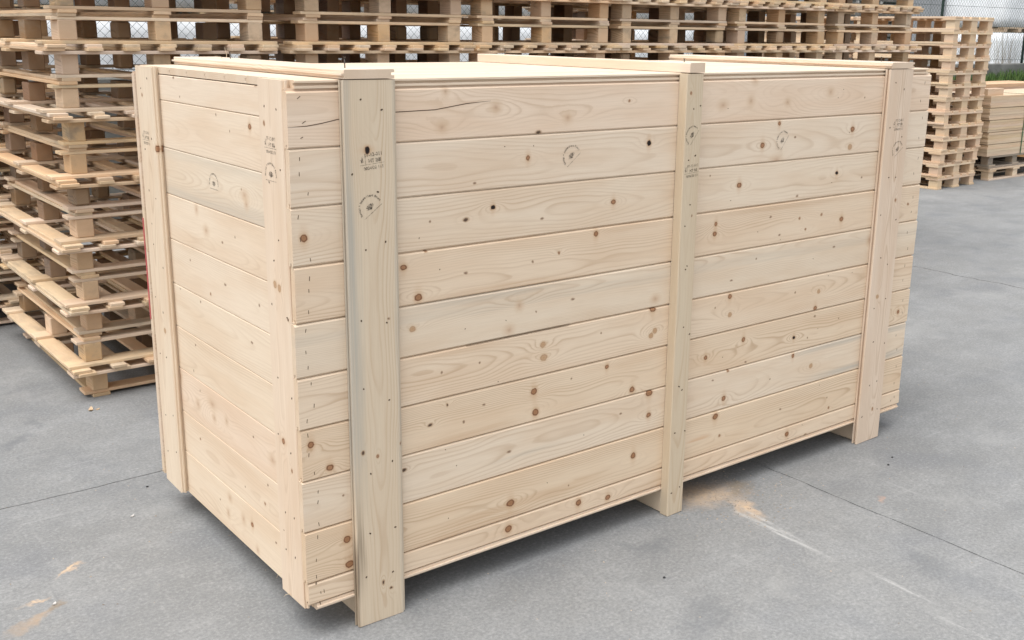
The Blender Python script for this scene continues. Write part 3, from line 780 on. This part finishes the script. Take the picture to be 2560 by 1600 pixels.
# the split running across the top plank
CRK = plain_mat('split_in_wood', (0.10, 0.06, 0.035), 0.9, 0.2, 50)
def split(parent, pts, w=.0012):
    vs, fs = [], []
    for i, (u, v) in enumerate(pts):
        ww = w * (1 if 0 < i < len(pts) - 1 else .15)
        vs += [(u, -.0004, v - ww / 2), (u, -.0004, v + ww / 2), (u, .002, v)]
        if i:
            k = 3 * i; fs += [(k - 3, k - 2, k + 1, k), (k - 2, k - 1, k + 2, k + 1), (k - 1, k - 3, k, k + 2)]
    o = obj('split', mesh_from('split', vs, fs, CRK), parent); o['label'] = 'dark split in the wood'
split(front[0], [(.001, .052), (.05, .053), (.09, .058), (.135, .066), (.20, .070), (.30, .078), (.42, .080), (.52, .093), (.60, .098)], .0022)
split(front[5], [(.52, .1405), (.7, .141), (.9, .1412)], .0015)

# back wall, seen at its left ends only
GENM = wood_mat('crate_pine', None, contrast=.5, spacing=.006)
for i in range(10):
    w = SEAM[i] - SEAM[i + 1] - .0012
    place('plank', tg_mesh(L, w, mat=GENM), crate, (L - .004, D, SEAM[i + 1]), (-1, 0, 0), (0, -1, 0))
RED = plain_mat('red_marking_paint', (0.50, 0.10, 0.10), 0.7, 0.1)
rm = obj('paint_mark', chamfer_box(.0022, .0075, .345, .0005, RED), crate, (-.0064, D - .0085, .66)); rm['label'] = 'red paint on the far left edge'

# the two ends: planks behind battens
ESEAM = [1.4745, 1.397, 1.252, 1.107, .962, .816, .673, .53, .38, .236, .085]
ELOOK = [(.45, .0065, .07, .07, (1, .99, .98), None), (.45, .0062, .06, .06, (1.0, .985, .965), None), (.5, .0056, .045, .07, (.97, .98, .97), [(.145, .05, .22), (.0, .055, .42)]), (.45, .006, .05, .03, (1, .985, .96), None), (.45, .0062, .06, .05, (1, .99, .97), None),
         (.4, .006, .07, .08, (1, .99, .96), None), (.42, .0066, .08, .05, (1, .985, .95), None), (.5, .006, .06, .06, (1, .95, .92), None), (.45, .0062, .055, .06, (1, .97, .93), None), (.5, .0058, .05, .05, (1, .975, .93), None)]
ends = []
for i in range(10):
    w = ESEAM[i] - ESEAM[i + 1] - .0010
    ct, sp, pd, ac, fc, st = ELOOK[i]
    mt = wood_mat('end_board', 20.3 + 1.11 * i, [(a_, b_, {'l': 'f', 'e': 's', 's': 'p'}.get(k_, k_)) for a_, b_, k_ in END_KNOTS[i]], early=fcol(fc), contrast=ct * .8, spacing=sp, pith=pd, across=ac, stain=st)
    ends.append(place('plank', tg_mesh(1.0755, w, mat=mt, tongue=(i > 0)), crate, (.022, 1.0988, ESEAM[i + 1]), (0, -1, 0), (1, 0, 0)))
    place('plank', tg_mesh(1.0755, w, mat=GENM, tongue=(i > 0)), crate, (L - .026, .0232, ESEAM[i + 1]), (0, 1, 0), (-1, 0, 0))
def nails(parent, length, w, n, seed, cols=2):
    rr = random.Random(seed); mk = []
    for q in range(n):
        for c in range(cols):
            mk.append((length * (q + .4 + rr.uniform(-.2, .2)) / n, w * ((c + .5) / cols) + rr.uniform(-.018, .018), rr.uniform(0, 3), rr.uniform(.0030, .0060), .0040))
    o = staples(parent, mk); o.name = 'nail_marks'

DOWN, ACR = (0, 0, -1), (0, 1, 0)
def vbatten(x, w, t, top, bot, mt, proud_y=0.0, seed=0, n=8, cols=2, groove=True):
    o = place('batten', tg_mesh(top - bot, w, t, .0025, groove, mt, ragged=.0025, seed=seed, groove=groove), crate, (x, -t - .0008 + proud_y, top), DOWN, ACR)
    nails(o, top - bot, w, n, seed, cols)
    return o
M1 = wood_mat('batten_board', 41.0, [(.173, .064, 'd'), (.98, .028, 'e'), (1.0, .072, 's'), (1.38, .08, 'e'), (1.405, .105, 'e'), (.62, .115, 'p'), (.98, .146, 'e')],
              early=(.60, .495, .365), contrast=.6, spacing=.006, pith=.05, across=.085, stain=[(.004, .040, .80, .12, 1.25, .35), (.146, .012, .45), (.004, .022, .55, -.2, .5, .2), (.012, .016, .9, 1.02, 1.46, .25, (.13, .09, .055)), (.0, .010, .9, 1.2, 1.6, .1, (.10, .065, .04))], tint_amt=.25)
M2 = wood_mat('batten_board', 43.0, [(.06, .02, 's'), (.45, .05, 'p')], early=(.565, .465, .335), contrast=.6, spacing=.006, across=.03, tint_amt=.25)
M3 = wood_mat('batten_board', 45.0, [(.50, .11, 's'), (.88, .05, 'l'), (1.36, .09, 's')], early=(.66, .53, .41), contrast=.6, spacing=.0055, pith=.045, across=.085)
b1 = vbatten(.138, .146, .022, 1.4957, .002, M1, seed=1, n=8)
b2 = vbatten(1.325, .075, .034, 1.4957, .002, M2, seed=2, n=8, cols=2, groove=False)
b3 = vbatten(2.418, .150, .022, 1.4957, .002, M3, seed=3, n=9)
M4 = wood_mat('batten_board', 47.0, [(.11, .03, 's'), (.52, .05, 'l'), (.525, .075, 'l'), (.60, .12, 'e'), (.95, .055, 'b'), (1.02, .10, 's'), (1.22, .03, 'p')], early=fcol((1, .97, .95)), contrast=.55, spacing=.0056, pith=.03, across=.06)
M5 = wood_mat('batten_board', 49.0, [(.09, .05, 's'), (.25, .146, 'b'), (.85, .10, 'l'), (.50, .05, 'p')], early=fcol((1, .99, .96)), contrast=.45, spacing=.006, pith=.07, across=.06)
# end battens look to -X: length down, width towards -Y
def ebatten(y_hi, w, mt, seed, top=1.496):
    o = place('batten', tg_mesh(top - .0865, w, .0215, .0025, True, mt, ragged=.002, seed=seed), crate, (0.0, y_hi, top), (0, 0, -1), (1, 0, 0))
    nails(o, top - .0865, w, 8, seed, 2)
    return o
e1 = ebatten(.165, .136, M4, 11)
e2 = ebatten(1.0975, .148, M5, 12)
for y in (.027, .95):
    place('batten', tg_mesh(1.41, .14, .0215, .0025, True, GENM), crate, (L - .0035, y, 1.496), (0, 0, -1), (-1, 0, 0))
for x, w in ((.284, .146), (1.40, .075), (2.568, .150)):
    place('batten', tg_mesh(1.4937, w, .022, .0025, True, GENM), crate, (x, D + .0228, 1.4957), (0, 0, -1), (0, -1, 0))

# lid: planks along X (end grain at the left), three cross battens, loose nails
LM = [wood_mat('lid_board', 60.0 + 2.3 * q, [(.3 + .41 * q % 2, .06, 's'), (1.1 + .17 * q, .09, 'b'), (2.1 - .13 * q, .04, 's')], contrast=.5, spacing=.006, pith=.06, across=.07) for q in range(8)]
yy = .002
for q in range(8):
    w = .1405 if q < 7 else D - .002 - yy - .002
    # outer face up: local -Y -> +Z, length along X, width along +Y
    place('lid_plank', tg_mesh(L - .046, w - .0012, .0205, .0022, q < 7, LM[q]), crate, (.0225, yy, 1.4970), (1, 0, 0), (0, 0, -1)).location.y = yy
    yy += w

for o in [c for c in crate.children if c.name.startswith('lid_plank')]:
    pass
LB1 = wood_mat('lid_batten_wood', 81.0, [], early=(.68, .56, .44), contrast=.5, spacing=.005, pith=.03, across=.07)
def lid_batten(x, w, t, y0, y1, g, rot=0.0):
    o = place('lid_batten', tg_mesh(y1 - y0, w, t, .0022, g, LB1, groove=g), crate, (x + w, y0, 1.4985 + t), (0, 1, 0), (0, 0, -1))
    return o
lb1 = lid_batten(.142, .142, .0225, -.024, 1.142, True)
lb2 = lid_batten(1.335, .066, .030, -.036, 1.115, False)
lb3 = lid_batten(2.424, .144, .0225, -.024, 1.142, True)
def nail(parent, u, v, h, lean=0.0):
    bm = bmesh.new()
    tube(bm, [(u, .004, v), (u + lean * h, -h, v)], .0016, 6)
    tube(bm, [(u + lean * h, -h, v), (u + lean * h, -h - .0015, v)], .0036, 8)
    bm_obj('nail', bm, IRON, parent, True)
nail(lb1, .10, .085, .026, .05); nail(lb1, .92, .05, .020, .1)
nail(lb2, .06, .033, .010); nail(lb3, .10, .07, .016, .1); nail(lb2, 1.02, .03, .016, -.2)
SPL = plain_mat('wood_splinter', (0.70, 0.56, 0.38), 0.7)
def splinter(parent, pts, r=.0009):
    bm = bmesh.new(); tube(bm, pts, [r * (1 - .7 * i / (len(pts) - 1)) for i in range(len(pts))], 4)
    bm_obj('splinter', bm, SPL, parent)
splinter(lb1, [(1.0, .001, .03), (1.002, -.012, .028), (1.0, -.026, .033), (1.01, -.034, .03)])
splinter(lb1, [(.98, .001, .05), (.975, -.006, .06), (.97, -.007, .08)])
splinter(e1, [(1.365, .002, .0), (1.372, -.004, -.014), (1.386, -.006, -.022)])
splinter(e1, [(1.408, .002, .045), (1.415, -.004, .030), (1.424, -.008, .024)])
splinter(e1, [(1.409, .002, .05), (1.398, -.008, .056)])

# floor and runners
for q in range(8):
    w = .138
    place('floor_plank', tg_mesh(L - .03, w - .001, .020, .002, q < 7, GENM), crate, (.026, .003 + w * (q + 1), .0838), (1, 0, 0), (0, 0, 1))
for x, w in ((.165, .10), (1.33, .065), (2.445, .10)):
    obj('skid', chamfer_box(w, 1.105, .080, .003, GENM), crate, (x, .004, .0015))

# ------------------------------------------------------------------ ink stamps on planks and battens
def ink():
    m = bpy.data.materials.new('stamp_ink'); m.use_nodes = True
    t = NT(m.node_tree); t.n.clear()
    out = t.new('ShaderNodeOutputMaterial'); d = t.new('ShaderNodeBsdfDiffuse'); tr = t.new('ShaderNodeBsdfTransparent'); mx = t.new('ShaderNodeMixShader')
    d.inputs['Color'].default_value = (0.035, 0.032, 0.030, 1)
    tc = t.new('ShaderNodeTexCoord')
    n = t.noise(tc.outputs['Object'], 260.0, 3.0, 0.7)
    t.l.new(t.step(n, 0.38, 0.62, 0.15, 0.80), mx.inputs[0])
    t.l.new(tr.outputs[0], mx.inputs[1]); t.l.new(d.outputs[0], mx.inputs[2]); t.l.new(mx.outputs[0], out.inputs[0])
    return m
INK = ink()
def quad(a, b, w):
    dx, dy = b[0] - a[0], b[1] - a[1]; l = math.hypot(dx, dy); nx, ny = -dy / l * w / 2, dx / l * w / 2
    return [(a[0] - nx, a[1] - ny), (b[0] - nx, b[1] - ny), (b[0] + nx, b[1] + ny), (a[0] + nx, a[1] + ny)], [(0, 1, 2, 3)]
def shift(vf, dx, dy, rot=0.0):
    c, s = math.cos(rot), math.sin(rot)
    return [(x * c - y * s + dx, x * s + y * c + dy) for x, y in vf[0]], vf[1]
def block_stamp():
    out = [shift(text_verts('IT-12-011', .0135, .0003), .009, .010), shift(text_verts('HT IIIII', .0135, .0005), .011, -.006), shift(text_verts('0034/20 111', .0120, .0003), .006, -.0245),
           quad((-.034, -.0105), (.040, -.0105), .0010), quad((-.0175, -.010), (-.0175, .020), .0010), shift(text_verts('IPPC', .0085, .0002), -.023, .005, math.pi / 2), shift(text_verts('Y', .012, .0003), -.029, -.004)]
    return out
def arc_stamp(r=.030):
    out = []
    s = 'Servizi & International Forest'
    for i, ch in enumerate(s):
        if ch == ' ': continue
        a = math.pi * (1.0 - i / (len(s) - 1))
        out.append(shift(text_verts(ch, .0078, .00045), math.cos(a) * r, math.sin(a) * r, a - math.pi / 2))
    out.append(quad((-r * 1.05, -.012), (r * 1.05, -.012), .0013))
    # the fan in the middle
    for k in range(5):
        a0, a1 = R(35 + k * 22), R(35 + k * 22 + 19)
        out.append(([(0, -.004), (math.cos(a0) * .014, math.sin(a0) * .0105), (math.cos((a0 + a1) / 2) * .0155, math.sin((a0 + a1) / 2) * .0118), (math.cos(a1) * .014, math.sin(a1) * .0105)], [(0, 1, 2, 3)]))
    out.append(([(-.016, .004), (0, -.004), (.016, .004), (0, .000)], [(0, 1, 2, 3)]))
    return out
def stamp(parent, kind, world_pt, e_right, e_up, normal, rot=0.0, sc=1.0):
    parts = block_stamp() if kind == 'block' else arc_stamp()
    vs, fs = [], []
    er, eu, nn = Vector(e_right), Vector(e_up), Vector(normal)
    inv = parent.matrix_local.inverted()
    for v2, f2 in parts:
        k = len(vs); v2, _ = shift((v2, f2), 0, 0, rot)
        vs += [inv @ (Vector(world_pt) + er * x * sc + eu * y * sc + nn * .0007) for x, y in v2]
        fs += [tuple(k + i for i in f) for f in f2]
    o = obj('stamp', mesh_from('stamp', vs, fs, INK), parent)
    o['label'] = 'dark ink stamp of letters and numbers' if kind == 'block' else 'dark ink stamp of a fan under an arc'
XR, ZU, FN, EN, YL = (1, 0, 0), (0, 0, 1), (0, -1, 0), (-1, 0, 0), (0, -1, 0)
bpy.context.view_layer.update()
stamp(front[1], 'arc', (.893, -.0006, 1.262), XR, ZU, FN, R(38), 1.0)
stamp(front[1], 'arc', (1.849, -.0006, 1.259), XR, ZU, FN, R(52), 1.0)
stamp(b1, 'block', (.212, -.0228, 1.297), XR, ZU, FN, R(5), .95)
stamp(b1, 'arc', (.208, -.0228, 1.175), XR, ZU, FN, R(36), 1.0)
stamp(b2, 'arc', (1.361, -.0348, 1.303), XR, ZU, FN, R(52), .92)
stamp(b2, 'block', (1.361, -.0348, 1.194), XR, ZU, FN, R(4), .90)
stamp(b3, 'block', (2.497, -.0228, 1.291), XR, ZU, FN, R(2), .95)
stamp(b3, 'arc', (2.509, -.0228, 1.192), XR, ZU, FN, R(34), 1.0)
stamp(e1, 'block', (0, .105, 1.337), YL, ZU, EN, 0, .95)
stamp(e1, 'arc', (0, .107, 1.257), YL, ZU, EN, 0, 1.0)
stamp(ends[2], 'arc', (.022, .548, 1.180), YL, ZU, EN, 0, 1.0)
stamp(e2, 'block', (0, 1.040, 1.276), YL, ZU, EN, 0, .95)

# ------------------------------------------------------------------ litter on the concrete
CHIPM = plain_mat('wood_chip', (0.58, 0.42, 0.27), 0.8)
STONE = plain_mat('dark_pebble', (0.045, 0.045, 0.045), 0.8)
PALE = plain_mat('pale_grit', (0.55, 0.53, 0.50), 0.8)
def chip(x, y, ln, w, rz, label, mat=CHIPM, curl=.25, z0=.0005):
    vs, fs = [], []
    n = 6
    for i in range(n + 1):
        f = i / n; a = (f - .5)
        ww = w * (1 - (2 * a) ** 2 * .75) * .5
        zz_ = curl * ln * (a * a * 4) * .5 + z0
        vs += [(a * ln, -ww, zz_), (a * ln, ww, zz_ + .001), (a * ln, ww * .9, zz_ + .0032), (a * ln, -ww * .9, zz_ + .0026)]
        if i:
            k = 4 * i
            for q in range(4): fs.append((k - 4 + q, k - 4 + (q + 1) % 4, k + (q + 1) % 4, k + q))
    fs += [(3, 2, 1, 0), (4 * n, 4 * n + 1, 4 * n + 2, 4 * n + 3)]
    o = obj('wood_chip', mesh_from('wood_chip', vs, fs, mat), None, (x, y, 0), (0, 0, rz)); tag(o, label, 'wood chip', 'wood chips on the concrete')
def pebble(x, y, s, label, mat=STONE):
    bm = bmesh.new(); bmesh.ops.create_icosphere(bm, subdivisions=2, radius=1)
    rr = random.Random(int(abs(x * 1000)))
    for v in bm.verts:
        k = 1 + rr.uniform(-.16, .16); v.co = Vector((v.co.x * s * k, v.co.y * s * .8 * k, v.co.z * s * .55 * k + s * .45))
    o = bm_obj('pebble', bm, mat, None, True); o.location = (x, y, 0); tag(o, label, 'pebble', 'pebbles on the concrete')
chip(.050, 2.198, .045, .020, 1.2, 'curled brown wood chip in front of the corner pallet stack')
chip(.075, 2.185, .018, .008, .2, 'tiny pale wood chip beside the curled brown chip')
chip(-.14, 1.05, .016, .008, .5, 'pale wood chip on open concrete left of the crate', PALE)
chip(3.30, .46, .022, .010, .4, 'pale wood chip on the concrete right of the crate', PALE)
chip(-.50, .612, .014, .009, .9, 'small pale chip on the brown dirt at lower left', PALE)
pebble(2.342, -.225, .0054, 'left of two dark pebbles right of the joint in the concrete')
pebble(2.42, -.190, .0050, 'right of two dark pebbles right of the joint in the concrete')
pebble(2.10, -.93, .0057, 'dark pebble at the right edge near the concrete joint')
pebble(1.02, -.33, .0050, 'dark pebble near the oil stain in front of the crate')
pebble(-.02, 1.26, .0046, 'dark pebble beside the joint left of the crate')
rr = random.Random(9); vs, fs = [], []
for _ in range(900):
    if rr.random() < .35: x, y = rr.gauss(1.63, .13), rr.gauss(-.08, .10)
    else: x, y = rr.uniform(-1.2, 3.6), rr.uniform(-1.6, 2.2)
    s = rr.uniform(.0008, .0026); a = rr.uniform(0, 6.28); k = len(vs); e = rr.uniform(1, 2.4)
    c, sn = math.cos(a) * s, math.sin(a) * s
    vs += [(x - c * e, y - sn * e, 0.0002), (x + sn, y - c, .0002), (x + c * e, y + sn * e, .0002), (x - sn, y + c, .0002), (x, y, s * 1.2)]
    fs += [(k, k + 1, k + 4), (k + 1, k + 2, k + 4), (k + 2, k + 3, k + 4), (k + 3, k, k + 4)]
grit = obj('grit', mesh_from('grit', vs, fs, plain_mat('grit_mix', (0.42, 0.35, 0.27), 0.9, 0.35, 3.0))); tag(grit, 'loose grit and sawdust crumbs scattered on the concrete', 'grit', kind='stuff')
